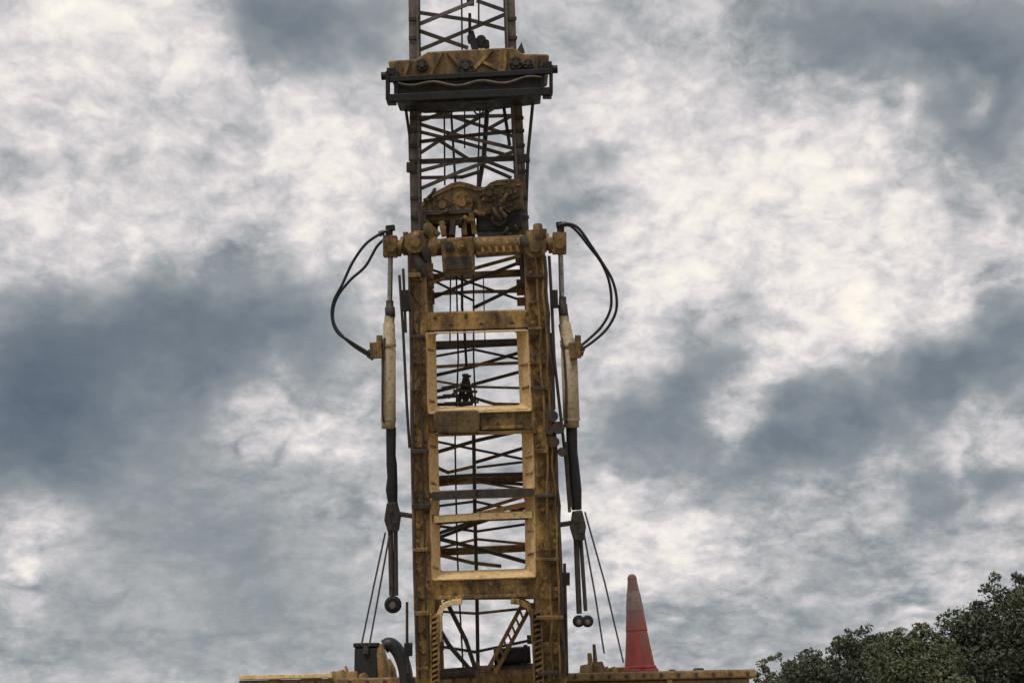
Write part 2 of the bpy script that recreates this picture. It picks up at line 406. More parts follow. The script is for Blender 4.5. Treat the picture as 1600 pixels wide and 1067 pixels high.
# toothed rack strips beside the legs
for (xa, ya, xb, yb, wd, mat) in ((679, 958, 680, 1068, 12, 'tan'), (838, 952, 842, 1068, 14, 'brown')):
    rk = build('rack_strip', MB().bar(P(xa, ya, -.006), P(xb, yb, -.006), wd * PX * .75, .014, XM), 'brown', rig)
    for sg in (-.5, .5):
        build('rack_rail', MB().bar(P(xa + sg * wd, ya, -.03), P(xb + sg * wd, yb, -.03), .012, .05, XM), mat, rk, .002)
    n = 13
    for k in range(n):
        y = lerp(ya + 5, yb - 5, k / (n - 1)); x = lerp(xa, xb, k / (n - 1))
        build('rack_tooth', MB().bar(P(x - wd * .45, y + 2.5, -.032), P(x + wd * .45, y - 2.5, -.032), .014, .034, ZM), mat, rk, .003)
for (x0, x1, y, d) in ((688, 742, 1051, .2), (768, 830, 1046, .28)):
    build('base_pipe', MB().tube([P(x0, y + 2, d), P(x1, y - 2, d)], .035, 12), 'dark', rig)
mb = MB().tube([P(772, 1026, .32), P(829, 1022, .32)], .055, 14)
mb.tube([P(776, 1026, .32), P(782, 1026, .32)], .068, 14); mb.tube([P(818, 1023, .32), P(824, 1023, .32)], .068, 14)
build('winch_drum', mb, 'black', rig)
mb = MB().tube([P(742, 1058, .3), P(836, 1054, .3)], .075, 16); mb.tube([P(738, 1058, .3), P(748, 1058, .3)], .10, 16)
build('base_drum', mb, 'brown', rig)

# ---- rear lattice of the lower section
LB = [[(655, 449), (725, 424), (812, 400)], [(656, 474), (740, 438), (818, 408)], [(740, 481), (815, 445)], [(672, 460), (740, 456), (814, 455)],
      [(684, 536), (806, 532)], [(684, 541), (806, 538)], [(684, 573), (736, 570), (808, 567)], [(682, 586), (735, 574), (808, 552)], [(738, 601), (808, 582)],
      [(684, 611), (716, 603)], [(686, 621), (730, 617)], [(684, 632), (716, 632)], [(738, 621), (772, 631), (810, 632)],
      [(680, 707), (745, 688), (808, 674)], [(740, 723), (814, 701)], [(680, 729), (700, 738), (738, 729)], [(680, 746), (740, 742), (816, 740)], [(745, 748), (770, 753), (812, 756)],
      [(744, 798), (822, 774)], [(690, 838), (746, 817), (824, 792)], [(688, 842), (745, 856), (830, 880)], [(684, 866), (738, 879), (782, 884)], [(697, 829), (746, 812)]]
LB += [[(684, 556), (740, 546), (806, 560)], [(686, 596), (730, 604), (806, 606)], [(684, 690), (742, 702), (812, 716)], [(746, 730), (814, 722)], [(686, 758), (742, 752), (818, 764)],
       [(688, 790), (742, 783), (820, 800)], [(690, 822), (744, 830), (826, 818)], [(686, 856), (745, 842), (828, 850)], [(664, 418), (742, 444), (816, 470)], [(668, 434), (740, 470)], [(690, 955), (744, 958), (820, 950)], [(692, 1010), (742, 1018), (828, 1000)]]
for i, sgm in enumerate(LB):
    sgm = list(sgm)
    def ext(p, q, x):                   # carry the end p on to the leg at x
        return (x, p[1] + (p[1] - q[1]) / (p[0] - q[0]) * (x - p[0]))
    if sgm[0][0] < 705: sgm[0] = ext(sgm[0], sgm[1], edge(LI, sgm[0][1]) + 2)
    if sgm[-1][0] > 795: sgm[-1] = ext(sgm[-1], sgm[-2], edge(RI, sgm[-1][1]) - 2)
    for (ex, ey) in (sgm[0], sgm[-1]):
        if ex < 705 or ex > 795:
            e0 = P(ex + (5 if ex < 750 else -5), ey, DEP - .16); build('node_gusset', MB().bar(e0 - ZM * .03, e0 + ZM * .03, .06, .012, XM), 'brown', rig)
    thick = .026 if i in (4, 13, 20) else (.023 if i < 23 else .017)
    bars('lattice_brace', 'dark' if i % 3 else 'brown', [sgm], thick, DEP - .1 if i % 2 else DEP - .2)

# ---- upper section: four thin legs and lattice
UL = [(-60, 646), (0, 646), (80, 647), (160, 648), (280, 648), (440, 652)]
UR = [(-60, 795), (0, 797), (80, 800), (160, 808), (280, 814), (440, 824)]
for tab, s in ((UL, 1), (UR, -1)):
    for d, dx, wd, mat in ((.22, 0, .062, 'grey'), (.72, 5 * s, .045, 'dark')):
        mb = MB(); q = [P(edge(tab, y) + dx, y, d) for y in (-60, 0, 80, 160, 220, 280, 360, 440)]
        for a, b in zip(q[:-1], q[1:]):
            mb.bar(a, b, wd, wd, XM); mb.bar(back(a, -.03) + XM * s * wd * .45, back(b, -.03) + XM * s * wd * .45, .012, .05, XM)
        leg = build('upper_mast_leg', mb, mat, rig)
        if d < .5:
            for yy in (30, 60, 185, 205, 228, 252, 268, 310, 340):
                build('leg_strap', MB().bar(P(edge(tab, yy) - 8, yy, d - .036), P(edge(tab, yy) + 9, yy - .5, d - .036), .022, .014, ZM), 'dark', leg)
UB = [[(653, 39), (738, 4)], [(746, 2), (794, 19)], [(653, 48), (730, 75)], [(655, 79), (730, 48), (794, 21)], [(653, -6), (735, -34), (794, -10)],
      [(655, 184), (802, 181)], [(655, 253), (804, 248)], [(655, 278), (722, 277), (748, 269)], [(655, 194), (700, 208), (797, 231)], [(655, 206), (720, 222), (800, 245)], [(688, 221), (732, 249)],
      [(656, 240), (685, 221), (745, 186), (792, 156)], [(655, 189), (735, 165), (752, 160)], [(798, 278), (755, 259)], [(786, 160), (796, 226)], [(757, 205), (800, 181)], [(655, 268), (700, 256), (760, 246)], [(760, 252), (806, 270)], [(655, 222), (735, 212), (802, 205)], [(655, 166), (730, 190), (804, 214)], [(655, 296), (720, 268), (806, 236)], [(653, 20), (735, 32), (796, 48)]]
for i, sgm in enumerate(UB):
    sgm = list(sgm)
    if sgm[0][0] < 665: sgm[0] = ext(sgm[0], sgm[1], edge(UL, sgm[0][1]) + 3)
    if sgm[-1][0] > 784: sgm[-1] = ext(sgm[-1], sgm[-2], edge(UR, sgm[-1][1]) - 1) if abs(sgm[-1][0] - sgm[-2][0]) > 20 else sgm[-1]
    bars('lattice_brace', 'dark' if i % 4 else 'grey', [sgm], .03 if i == 6 else .022, .24 if i % 2 == 0 else .68)
# rods outside the upper legs
bars('stay_rod', 'dark', [[(631, 150), (640, 212), (641, 252)]], .010, .2, rad=True)
bars('stay_rod', 'dark', [[(834, 146), (825, 240), (821, 352)]], .011, .2, rad=True)
bars('rod_clamp', 'dark', [[(812, 249), (826, 247)]], .05, .2); bars('rod_clamp', 'dark', [[(637, 262), (647, 262)]], .06, .2)

# ---- crown platform
def poly(pts, d): return [P(x, y, d) for x, y in pts]
cp = build('crown_platform', MB().prism(poly([(606, 95), (650, 92), (668, 81), (720, 78), (800, 74), (818, 84), (858, 85), (857, 116), (770, 122), (690, 125), (612, 127)], .02)[::-1], YM * .34), 'brown', rig, .012)
gird = MB()
gird.prism(poly([(618, 124), (846, 113), (846, 146), (760, 157), (660, 161), (618, 157)], -.06)[::-1], YM * .30)
gd = build('girder', gird, 'black', cp, .006)
gl = MB().bar(P(609, 154, -.075), P(859, 143, -.075), .05, .03, ZM); gl.bar(P(609, 125, -.07), P(859, 112, -.07), .035, .03, ZM)
build('girder_flange', gl, 'black', cp, .004)
for x, y, s in ((612, 136, -1), (855, 126, 1)):
    m = MB()
    w_, h_ = 7, 22
    ring_o = [(x - w_, y - h_), (x + w_, y - h_), (x + w_, y + h_), (x - w_, y + h_)]
    for a, b, wd in ((0, 1, .045), (2, 3, .045)):
        m.bar(P(*ring_o[a], -.03), P(*ring_o[b], -.03), wd, .08, ZM)
    m.bar(P(x + s * 6, y - h_, -.03), P(x + s * 6, y + h_, -.03), .022, .08, XM)
    m.bar(P(x - s * 8, y - h_, -.03), P(x - s * 8, y + h_, -.03), .03, .08, XM)
    build('end_bracket', m, 'black', cp, .003)
    c = P(x + s * 6, y - 17, -.03)
    build('pin', MB().tube([c, c + XM * s * .042], .026, 10), 'black', cp)
pts = []
for k in range(41):
    t = k / 40; x = lerp(622, 846, t); y = lerp(130, 121, t) + 3.2 * math.sin(t * 19) + 5 * math.sin(math.pi * t)
    pts.append(P(x, y, -.09))
build('festoon_cable', MB().tube(pts, .008, 6), 'grey', cp)
for (cx, cy, rr) in ((728, 106, 13), (806, 101, 11), (660, 104, 10), (825, 102, 8)):   # sheaves set in the platform face
    c = P(cx, cy, .02); m = MB().tube([c + YM * .02, c - YM * .03], rr * PX, 18)
    m.tube([c - YM * .029, c - YM * .05], rr * PX * .45, 12)
    for a in range(6):
        e = c - YM * .033 + (XM * math.cos(a * 1.047) + ZM * math.sin(a * 1.047)) * rr * PX * .75
        m.tube([e, e - YM * .012], .008, 6)
    build('sheave', m, 'dark', cp)
for pts in ([(690, 82), (672, 122)], [(700, 82), (728, 116)], [(770, 78), (738, 112)], [(755, 98), (800, 120)], [(640, 96), (630, 124)], [(790, 80), (788, 118)], [(840, 88), (838, 112)]):
    build('stiffener', MB().bar(P(*pts[0], .012), P(*pts[1], .012), .02, .022, XM), 'tan' if pts[0][0] % 3 else 'brown', cp, .003)
m = MB()
for (x, y, rr) in ((735, 62, 5), (752, 66, 8), (742, 70, 7), (760, 70, 5)):
    c = P(x, y, .3); m.tube([c - YM * .05, c + YM * .05], rr * PX * 1.05, 14)
m.bar(P(734, 22, .3), P(734, 60, .3), .02, .03, XM); m.bar(P(736, 50, .3), P(744, 76, .3), .035, .03, XM); m.bar(P(735, -4, .3), P(735, 9, .3), .05, .03, XM)
build('crown_pulley', m, 'black', cp)
build('bracket_spike', MB().prism(poly([(806, 82), (815, 66), (820, 82)], .1)[::-1], YM * .03), 'dark', cp)

# ---- pin beam and central housing at the head of the lower section
hb = build('head_pipe', MB().tube([P(655, 388, .07), P(830, 380, .07)], .055, 16), 'brown', rig)
m = MB().prism(poly([(688, 372), (740, 369), (741, 424), (692, 427)], -.03)[::-1], YM * .22)
cb = build('centre_housing', m, 'brown', rig, .012)
m = MB().prism(poly([(694, 402), (736, 400), (736, 420), (696, 422)], -.042)[::-1], YM * .012); build('access_cover', m, 'dark', cb, .003)
for (x, y) in ((722, 384), (702, 386)):
    c = P(x, y, -.03); build('port', MB().tube([c + YM * .01, c - YM * .035], .032, 14).tube([c - YM * .03, c - YM * .05], .018, 8), 'tan' if x > 710 else 'dark', cb)
for (x0, y0, x1, y1, mat) in ((640, 372, 662, 366, 'tan'), (664, 378, 668, 410, 'dark'), (650, 400, 664, 432, 'dark'), (676, 372, 676, 400, 'tan'), (668, 352, 672, 372, 'brown'), (828, 362, 836, 398, 'tan'), (818, 372, 826, 392, 'dark'), (840, 352, 842, 380, 'tan')):
    build('head_fitting', MB().tube([P(x0, y0, -.03), P(lerp(x0, x1, .5), lerp(y0, y1, .5), -.05), P(x1, y1, -.03)], [.03, .036, .024], 12), mat, rig)
for s, x in ((-1, 650), (1, 836)):
    c = P(x, 384 - s * -4, -.02)
    build('head_flange', MB().tube([c - YM * .05, c + YM * .1], .07, 18).tube([c - YM * .07, c - YM * .04], .035, 12), 'brown', rig, .004)

# ---- hydraulic cylinders on both flanks
def lathe_tube(pts, d, n=18):
    mb = MB(); mb.tube([P(x, y, d) for x, y, r in pts], [r * PX for x, y, r in pts], n); return mb
def step(prof):       # (x, y, r) -> sharp steps
    out = []
    for i, p in enumerate(prof):
        out.append(p)
        if i + 1 < len(prof): out.append((lerp(p[0], prof[i + 1][0], .98), lerp(p[1], prof[i + 1][1], .98), p[2]))
    return out
for s in (-1, 1):
    if s < 0:
        top, rod, gland, brl, blk, low = (610, 385), [(610, 398), (609, 476)], [(609, 470, 6), (609, 480, 8), (610, 496, 7)], [(609, 494, 8), (608, 506, 9.5), (608, 530, 11), (607, 548, 11.5), (607, 662, 11), (607, 670, 9)], \
            [(611, 668, 8), (611, 712, 7.5), (612, 726, 8.5), (613, 745, 8), (612, 765, 9.5), (614, 792, 7)], [(613, 822), (615, 930)]
    else:
        top, rod, gland, brl, blk, low = (874, 380), [(876, 394), (878, 470)], [(879, 464, 6), (879, 476, 7.5), (881, 496, 7)], [(881, 494, 8), (882, 506, 10), (886, 530, 12), (889, 548, 13), (893, 656, 12), (893, 668, 9)], \
            [(893, 664, 9), (894, 705, 8.5), (896, 726, 9), (898, 745, 9), (899, 765, 10), (901, 796, 8)], [(904, 836), (910, 958)]
    dd = .02
    hc = build('hydraulic_cylinder', lathe_tube(step(brl), dd, 20), 'beige', rig)
    build('piston_rod', MB().tube([P(*rod[0], dd), P(*rod[1], dd)], 4.2 * PX, 14), 'chrome', hc)
    build('gland', lathe_tube(step(gland), dd), 'dark', hc)
    for yy in (540, 655):
        xx = lerp(brl[3][0], brl[4][0], (yy - 548) / 112)
        build('clamp_band', MB().tube([P(xx, yy - 2, dd), P(xx, yy + 2, dd)], (12.3 if s < 0 else 13.8) * PX, 20), 'beige', hc)
    px = brl[3][0] + s * 14
    m = MB().bar(P(px - 6, 535, -.02), P(px - 4, 560, -.02), .075, .07, XM); m.tube([P(px - 2 * s, 548, -.02), P(px + s * 9, 556 if s < 0 else 552, -.02)], .022, 10); m.tube([P(px, 524, -.02), P(px, 536, -.02)], .02, 8)
    build('port_block', m, 'brown', hc, .004)
    build('boot', lathe_tube(blk, dd), 'black', hc)
    # top bracket
    m = MB().bar(P(top[0], top[1] - 16, dd), P(top[0], top[1] + 17, dd), .088, .09, XM)
    m.tube([P(top[0] - s * 8, top[1], dd), P(top[0] - s * 36, top[1] + 4, dd)], .042, 12)
    m.tube([P(top[0] - s * 14, top[1], dd), P(top[0] - s * 19, top[1] + 1, dd)], .066, 12)
    m.tube([P(top[0] - s * 24, top[1] - 22, dd), P(top[0] - s * 24, top[1] + 14, dd)], .018, 8)
    m.tube([P(top[0], top[1], -.03), P(top[0], top[1], -.06)], .035, 10)
    build('rod_bracket', m, 'brown', hc, .004)
    m = MB().tube([P(top[0] + s * 2, top[1] - 14, dd), P(top[0] + s * 2, top[1] - 32, dd)], .024, 10); m.bar(P(top[0] - 5, top[1] - 28, dd), P(top[0] + 7, top[1] - 29, dd), .035, .05, ZM)
    build('elbow_fitting', m, 'black', hc, .003)
    # lower bracket, pull rods and end rollers
    lx, ly = low[0]
    m = MB().prism(poly([(lx - 9, ly - 36), (lx + 6, ly - 38), (lx + 12, ly - 14), (lx + 9, ly + 8), (lx - 7, ly + 10), (lx - 13, ly - 10)], -.02)[::-1], YM * .09)
    m.bar(P(lx - s * 6, ly - 20, .02), P(lx - s * 32, ly - 16, .02), .03, .04, ZM)
    for (ox, oy) in ((-3, -24), (4, -8), (-4, 2)): c = P(lx + ox, ly + oy, -.02); m.tube([c, c - YM * .02], .016, 8)
    build('lower_bracket', m, 'dark', hc, .006)
    if s < 0:
        build('pull_rod', MB().tube([P(lx - 3, ly, dd), P(low[1][0] - 3, low[1][1], dd)], .017, 10).tube([P(lx + 5, ly, dd), P(low[1][0] + 4, low[1][1], dd)], .014, 10), 'dark', hc)
        ends = [(614, 944, 13)]
    else:
        build('pull_rod', MB().tube([P(lx - 4, ly, dd), P(low[1][0] - 5, low[1][1], dd)], .018, 10).tube([P(lx + 3, ly, dd), P(low[1][0] + 5, low[1][1] - 4, dd)], .013, 10), 'dark', hc)
        ends = [(904, 970, 9), (918, 970, 9)]
    for (ex, ey, er) in ends:
        c = P(ex, ey, dd); n = 20; ringp = [c + (XM * math.cos(2 * math.pi * k / n) + ZM * math.sin(2 * math.pi * k / n)) * er * PX * .72 for k in range(n + 1)]
        ey_ = build('rod_eye', MB().tube(ringp, er * PX * .34, 10, cap=False), 'black', hc)
        build('eye_pin', MB().tube([c - YM * .045, c + YM * .05], er * PX * .36, 12), 'grey', hc)
        build('eye_bush', MB().tube([c - YM * .012, c + YM * .03], er * PX * .6, 16), 'dark', hc)
bars('control_rod', 'dark', [[(624, 430), (630, 520), (636, 640), (640, 700)], [(630, 420), (632, 470), (634, 520)]], .009, -.03, rad=True)
bars('control_rod', 'dark', [[(858, 400), (862, 470), (866, 560), (876, 650), (884, 720), (890, 800)], [(884, 690), (888, 750), (893, 792)], [(882, 880), (884, 960), (886, 1056)]], .010, -.03, rad=True)
bars('control_rod', 'dark', [[(636, 940), (636, 1000), (638, 1050)], [(862, 520), (866, 640)]], .009, -.03, rad=True)
bars('rod_coupling', 'black', [[(880, 1000), (880, 1018)], [(638, 1006), (638, 1022)], [(634, 455), (635, 485)], [(865, 455), (866, 480)], [(884, 896), (884, 912)]], .05, -.03)
m = MB()
for (x, y, r) in ((863, 650, 9), (872, 668, 10), (866, 690, 8), (878, 706, 7), (858, 672, 7)):
    c = P(x, y, -.03); m.tube([c + YM * .05, c - YM * .06], r * PX, 12)
build('valve_cluster', m, 'dark', rig)

# ---- control cables strapped along the legs
rc = random.Random(9)
for tab_a, tab_b, fr in ((LO, LI, .15), (LO, LI, .62), (RI, RO, .55), (RI, RO, .82), (RI, RO, .98)):
    pts = []
    for y in range(400, 1061, 30):
        pts.append(P(lerp(edge(tab_a, y), edge(tab_b, y), fr) + rc.uniform(-2.2, 2.2), y, -.055 + rc.uniform(-.008, .008)))
    build('control_cable', MB().tube(pts, rc.uniform(.006, .010), 6), rc.choice(('dark', 'black', 'brown')), rig)
for tab_a, tab_b in ((LO, LI), (RI, RO)):
    for y in range(430, 1050, 88):
        yy = y + rc.uniform(-12, 12)
        build('cable_clamp', MB().bar(P(edge(tab_a, yy) + 1, yy, -.05), P(lerp(edge(tab_a, yy), edge(tab_b, yy), rc.uniform(.6, 1.05)), yy - 1, -.05), rc.uniform(.015, .03), .045, ZM), rc.choice(('dark', 'brown')), rig, .003)

# ---- hoses
def spline(pts, n=10):
    q = [pts[0]] + pts + [pts[-1]]; o = []
    for i in range(1, len(q) - 2):
        for k in range(n):
            t = k / n; a, b, c, d = q[i - 1], q[i], q[i + 1], q[i + 2]
            o.append(.5 * ((2 * b) + (c - a) * t + (2 * a - 5 * b + 4 * c - d) * t * t + (3 * b - a - 3 * c + d) * t ** 3))
    return o + [pts[-1]]
def hose(pts, rad, mat='rubber', d=-.03, name='hose', parent=rig):
    return build(name, MB().tube(spline([P(x, y, d if not q else q[0]) for (x, y, *q) in pts]), rad, 10), mat, parent)
hose([(607, 361), (597, 364), (572, 381), (551, 410), (535, 444), (521, 472), (519, 498), (528, 520), (551, 536), (584, 556)], .0092)
hose([(608, 369), (590, 384), (571, 416), (547, 438), (527, 464), (520, 490), (526, 514), (552, 540), (584, 560)], .0092, d=.02)
hose([(872, 352), (889, 350), (905, 358), (925, 386), (942, 412), (956, 436), (963, 462), (962, 488), (948, 514), (926, 534), (902, 550)], .0092)
hose([(872, 356), (888, 352), (902, 362), (918, 382), (938, 408), (950, 434), (955, 462), (953, 486), (940, 510), (920, 530), (900, 546)], .0092, d=.03)
for x0, y0, x1, y1 in ((600, 363, 592, 366), (604, 374, 598, 379), (574, 549, 584, 556), (575, 554, 584, 560), (878, 351, 886, 350), (912, 543, 903, 550), (910, 539, 901, 546)):
    build('hose_crimp', MB().tube([P(x0, y0, -.01), P(x1, y1, -.01)], .018, 10), 'grey', rig)
for x0, x1, s_ in ((599, 598, -1), (880, 884, 1)):
    build('return_pipe', MB().tube(spline([P(x0 - s_ * 2, 528, -.02), P(x0, 545, -.035), P(x1, 600, -.035), P(x1, 648, -.035), P(x1 + 3, 662, -.01)]), .0065, 8), 'dark', rig)
# ropes of the mast
for pts, r in (([(721, -40), (722, 78)], .006), ([(748, -40), (748, 40)], .006), ([(694, 158), (695, 290)], .006), ([(704, 160), (712, 292)], .008), ([(726, 158), (726, 232)], .005), ([(750, 172), (746, 290)], .006),
               ([(722, 425), (722, 480), (726, 520), (729, 575)], .009), ([(740, 425), (740, 560), (743, 640)], .006), ([(713, 425), (716, 560), (711, 690), (714, 850), (718, 940), (724, 1050)], .006),
               ([(740, 672), (742, 800), (745, 920), (747, 1052)], .0125), ([(704, 430), (703, 540)], .005), ([(755, 425), (758, 540)], .004)):
    build('drill_line', MB().tube([P(x, y, .36) for x, y in pts], r, 8), 'rope', rig)
build('drill_line', MB().tube([P(x, y, .3) for x, y in ((762, 158), (760, 190), (756, 245), (748, 292))], .016, 8), 'dark', rig)
build('shackle', MB().tube([P(748 + 9 * math.cos(a * .5236), 168 + 11 * math.sin(a * .5236), .3) for a in range(13)], .006, 6, cap=False), 'dark', rig)
# anchor cables
for pts in ([(602, 832), (584, 915), (565, 1006)], [(608, 838), (594, 915), (577, 1008)], [(914, 800), (945, 910), (974, 1034)], [(912, 830), (930, 930), (944, 1020)]):
    build('anchor_cable', MB().tube([P(x, y, lerp(0, .75, i / 2)) for i, (x, y) in enumerate(pts)], .0062, 6), 'guy', rig)

# ---- carrier deck behind the mast
DY = 9.45
tl, tr = WY(372, 1062, DY), WY(1181, 1045, DY); zt = (tl.z + tr.z) / 2
def wbox(x0, x1, y0, y1, z0, z1): return MB().hexa([(x0, y0, z0), (x1, y0, z0), (x1, y0, z1), (x0, y0, z1), (x0, y1, z0), (x1, y1, z0), (x1, y1, z1), (x0, y1, z1)])
dk = build('carrier_deck', wbox(tl.x, tr.x, DY, DY + 2.4, zt - .06, zt), 'deck', rig, .012)
xs = [tl.x + .05, tl.x + .7, tl.x + 1.4, tr.x - 1.35, tr.x - .62, tr.x - .04]
for i in range(5):
    build('side_panel', wbox(xs[i] + .006, xs[i + 1] - .006, DY + .03 + .006 * (i % 2), DY + 2.3, .95, zt - .062), 'panel', dk, .012)
    build('panel_frame', wbox(xs[i] - .02, xs[i] + .02, DY + .005, DY + .05, .95, zt - .064), 'deck', dk, .004)
build('chassis_beam', wbox(tl.x + .1, tr.x - .1, DY - .9, DY + 2.2, .62, .93), 'brown', dk, .01)
for x in (tl.x + .45, tr.x - .45):
    for y in (DY + .2, DY + 1.6):
        m = MB().tube([(x - .16, y, .5), (x - .14, y, .5), (x + .14, y, .5), (x + .16, y, .5)], [.44, .5, .5, .44], 28)
        wh = build('wheel', m, 'rubber', dk)
        build('rim', MB().tube([(x - .17, y, .5), (x + .17, y, .5)], .26, 20), 'brown', wh)
# pedestal brackets and fittings on the deck, left and right of the mast
def fit(name, pts, rad, mat, parent=dk): build(name, MB().tube([WY(x, y, DY + .12) for x, y in pts], rad, 10), mat, parent)
fit('fitting', [(594, 1006), (595, 1020), (600, 1046), (604, 1072)], [.022, .036, .05, .055], 'brown')
fit('fitting', [(606, 1030), (610, 1046), (612, 1072)], [.02, .04, .05], 'tan')
for (x, y, r, h) in ((530, 1048, .05, 14), (548, 1050, .06, 12), (565, 1052, .05, 10), (518, 1050, .035, 10), (540, 1040, .012, 16), (934, 1034, .05, 24), (921, 1020, .022, 44), (928, 1006, .016, 50), (914, 1038, .05, 20), (944, 1042, .04, 14), (906, 1050, .05, 12), (956, 1042, .03, 10)):
    fit('deck_fitting', [(x, y), (x + 2, y + h * .5), (x + 3, y + h + 8)], [r * .7, r, r * 1.1], ('tan', 'brown', 'deck')[int(x) % 3])
build('deck_lip', MB().bar(WY(374, 1058.5, DY - .01), WY(520, 1055, DY - .01), .03, .05, (0, 0, 1)), 'skylit', dk, .004)
for k in range(30):
    x = lerp(tl.x + .06, tr.x - .06, k / 29); build('deck_bolt', MB().tube([(x, DY + .004, zt - .03), (x, DY - .014, zt - .03)], .014, 6), 'dark', dk)
for (x0, x1, h_, d_) in ((955, 985, 9, .5), (1046, 1056, 4, .5), (1085, 1100, 4, .4), (1120, 1150, 3, .6), (420, 436, 4, .4), (470, 500, 6, .5)):
    a_, b_ = WY(x0, 1048, DY + d_), WY(x1, 1048 - h_, DY + d_); build('deck_cleat', wbox(a_.x, b_.x, DY + d_, DY + d_ + .1, zt + .001, zt + .02 + h_ * .005), ('brown', 'tan', 'dark')[x0 % 3], dk, .008)
hz = [WY(x, y, DY - .05) for x, y in ((600, 1010), (609, 1006), (620, 1014), (629, 1032), (634, 1052), (636, 1080))]
build('deck_hose', MB().tube(spline(hz), .05, 12), 'rubber', dk)

# ------------------------------------------------------------------ things of their own
# black box on the deck
a, b = WY(553, 1050, DY + .1), WY(591, 1006, DY + .1)
bx = thing('equipment_box', 'black metal box on the deck left of the mast under two cables', 'box', ((a.x + b.x) / 2, DY + .25, zt))
build('case', wbox(a.x, b.x, DY + .1, DY + .4, zt, b.z - .02), 'black', bx, .012)
build('lid', wbox(a.x - .008, b.x + .008, DY + .09, DY + .41, b.z - .018, b.z + .012), 'black', bx, .006)
build('latch', wbox((a.x + b.x) / 2 - .02, (a.x + b.x) / 2 + .02, DY + .075, DY + .098, b.z - .07, b.z - .012), 'dark', bx, .003)
build('foot', wbox(a.x - .03, a.x + .03, DY + .06, DY + .12, zt, zt + .05), 'tan', bx, .004)

# traffic cone on the deck
cb_, ct_ = WY(1000, 1041, DY + .3), WY(987, 897, DY + .3)
cx, hgt = cb_.x, ct_.z - zt
tilt = (ct_.x - cb_.x)
cn = thing('traffic_cone', 'faded red traffic cone with dirt-darkened top on the deck right of the mast', 'traffic cone', (cx, DY + .3, zt))
pxm = (DY + .3) * 1.0 / FPX
def ring(z): return Vector((cx + tilt * (z / hgt) ** 1.0, DY + .3, zt + z))
def rad(z): return lerp(24 * pxm, 5.2 * pxm, z / hgt)
zs = [.03, .05, hgt * .2, hgt * .43]
build('cone_body', MB().tube([ring(z) for z in zs], [rad(z) for z in zs], 28), 'cone', cn)
zs = [hgt * .425, hgt * .6, hgt * .8, hgt * .96]
build('sleeve', MB().tube([ring(z) for z in zs], [rad(z) + .004 for z in zs], 28), 'cone', cn)
build('cone_tip', MB().tube([ring(hgt * .95), ring(hgt * .98), ring(hgt)], [rad(hgt * .95) + .007, rad(hgt) + .006, rad(hgt) * .7], 20), 'cone', cn)
build('band', MB().tube([ring(hgt * .62), ring(hgt * .64), ring(hgt * .80), ring(hgt * .82)], [rad(hgt * .62) + .006, rad(hgt * .64) + .008, rad(hgt * .80) + .008, rad(hgt * .82) + .006], 24), 'band', cn)
build('foot_rim', MB().tube([ring(.028), ring(.032), ring(.05), ring(.056)], [rad(.03) + .006, rad(.03) + .014, rad(.05) + .012, rad(.05) + .004], 24), 'cone', cn)
m = wbox(cx - .125, cx + .125, DY + .175, DY + .425, zt + .002, zt + .03)
build('base_plate', m, 'cone', cn, .01)

def spline_(p): return spline(p, 6)
# travelling block between the upper legs
tb = thing('travelling_block', 'brown rounded pulley block between the upper mast legs below the crown', 'pulley block', P(738, 364, .3))
def dome(cx, cy, rx, ry, bot, n=14, sq=1.0):
    o = [(cx - rx, bot)]
    for k in range(n + 1):
        a = math.pi - math.pi * k / n; c, s_ = math.cos(a), math.sin(a)
        o.append((cx + rx * math.copysign(abs(c) ** sq, c), cy - ry * abs(s_) ** sq))
    return o + [(cx + rx, bot)]
build('side_plate', MB().prism(poly([(657, 346), (657, 320), (664, 309), (678, 300), (692, 293), (704, 286), (718, 283), (732, 286), (746, 291), (758, 292), (766, 285), (776, 281), (796, 279), (811, 280), (817, 288), (819, 326), (780, 334), (742, 336), (738, 346)], .10)[::-1], YM * .14), 'oily', tb, .014)
build('cover_rib', MB().tube(spline_([P(x, y, .098) for x, y in ((660, 322), (680, 306), (716, 291), (748, 298), (776, 289), (814, 290))]), .009, 8), 'brown', tb)
build('lower_housing', MB().prism(poly([(744, 322), (815, 316), (816, 356), (800, 362), (744, 362)], .12)[::-1], YM * .3), 'black', tb, .012)
for i, (cx_, cy_, r) in enumerate(((692, 322, 16), (722, 318, 18), (765, 304, 13), (795, 302, 14), (780, 342, 13))):
    c = P(cx_, cy_, .115 if i < 4 else .12); m = MB().tube([c + YM * .02, c - YM * .035], r * PX, 20); m.tube([c - YM * .03, c - YM * .055], r * PX * .4, 10)
    for a in range(6):
        e = c - YM * .036 + (XM * math.cos(a * 1.047) + ZM * math.sin(a * 1.047)) * r * PX * .72; m.tube([e, e - YM * .012], .009, 6)
    build('sheave', m, ('oily', 'brown', 'oily', 'oily', 'dark')[i], tb)
for i, (x0, y0, x1, y1) in enumerate(((660, 334, 738, 330), (664, 346, 686, 368), (690, 346, 694, 370), (708, 344, 706, 368), (724, 340, 726, 368), (736, 332, 742, 366), (662, 326, 662, 360))):
    build('strap', MB().bar(P(x0, y0, .08), P(x1, y1, .08), .035 if i else .03, .03, XM + ZM * .7), ('dark', 'oily', 'brown')[i % 3], tb, .004)
for k in range(16):
    c = P(664 + k * 9.6, 313 - 8 * math.sin(k * .9) + 4 * (k % 3), .09); build('bolt', MB().tube([c + YM * .03, c - YM * .02], .012, 6), 'dark', tb)
build('back_plate', MB().prism(poly([(659, 316), (742, 316), (742, 384), (722, 384), (720, 352), (712, 351), (710, 384), (698, 384), (696, 352), (684, 352), (682, 388), (659, 388)], .28)[::-1], YM * .05), 'oily', tb, .006)
rr_ = random.Random(3)
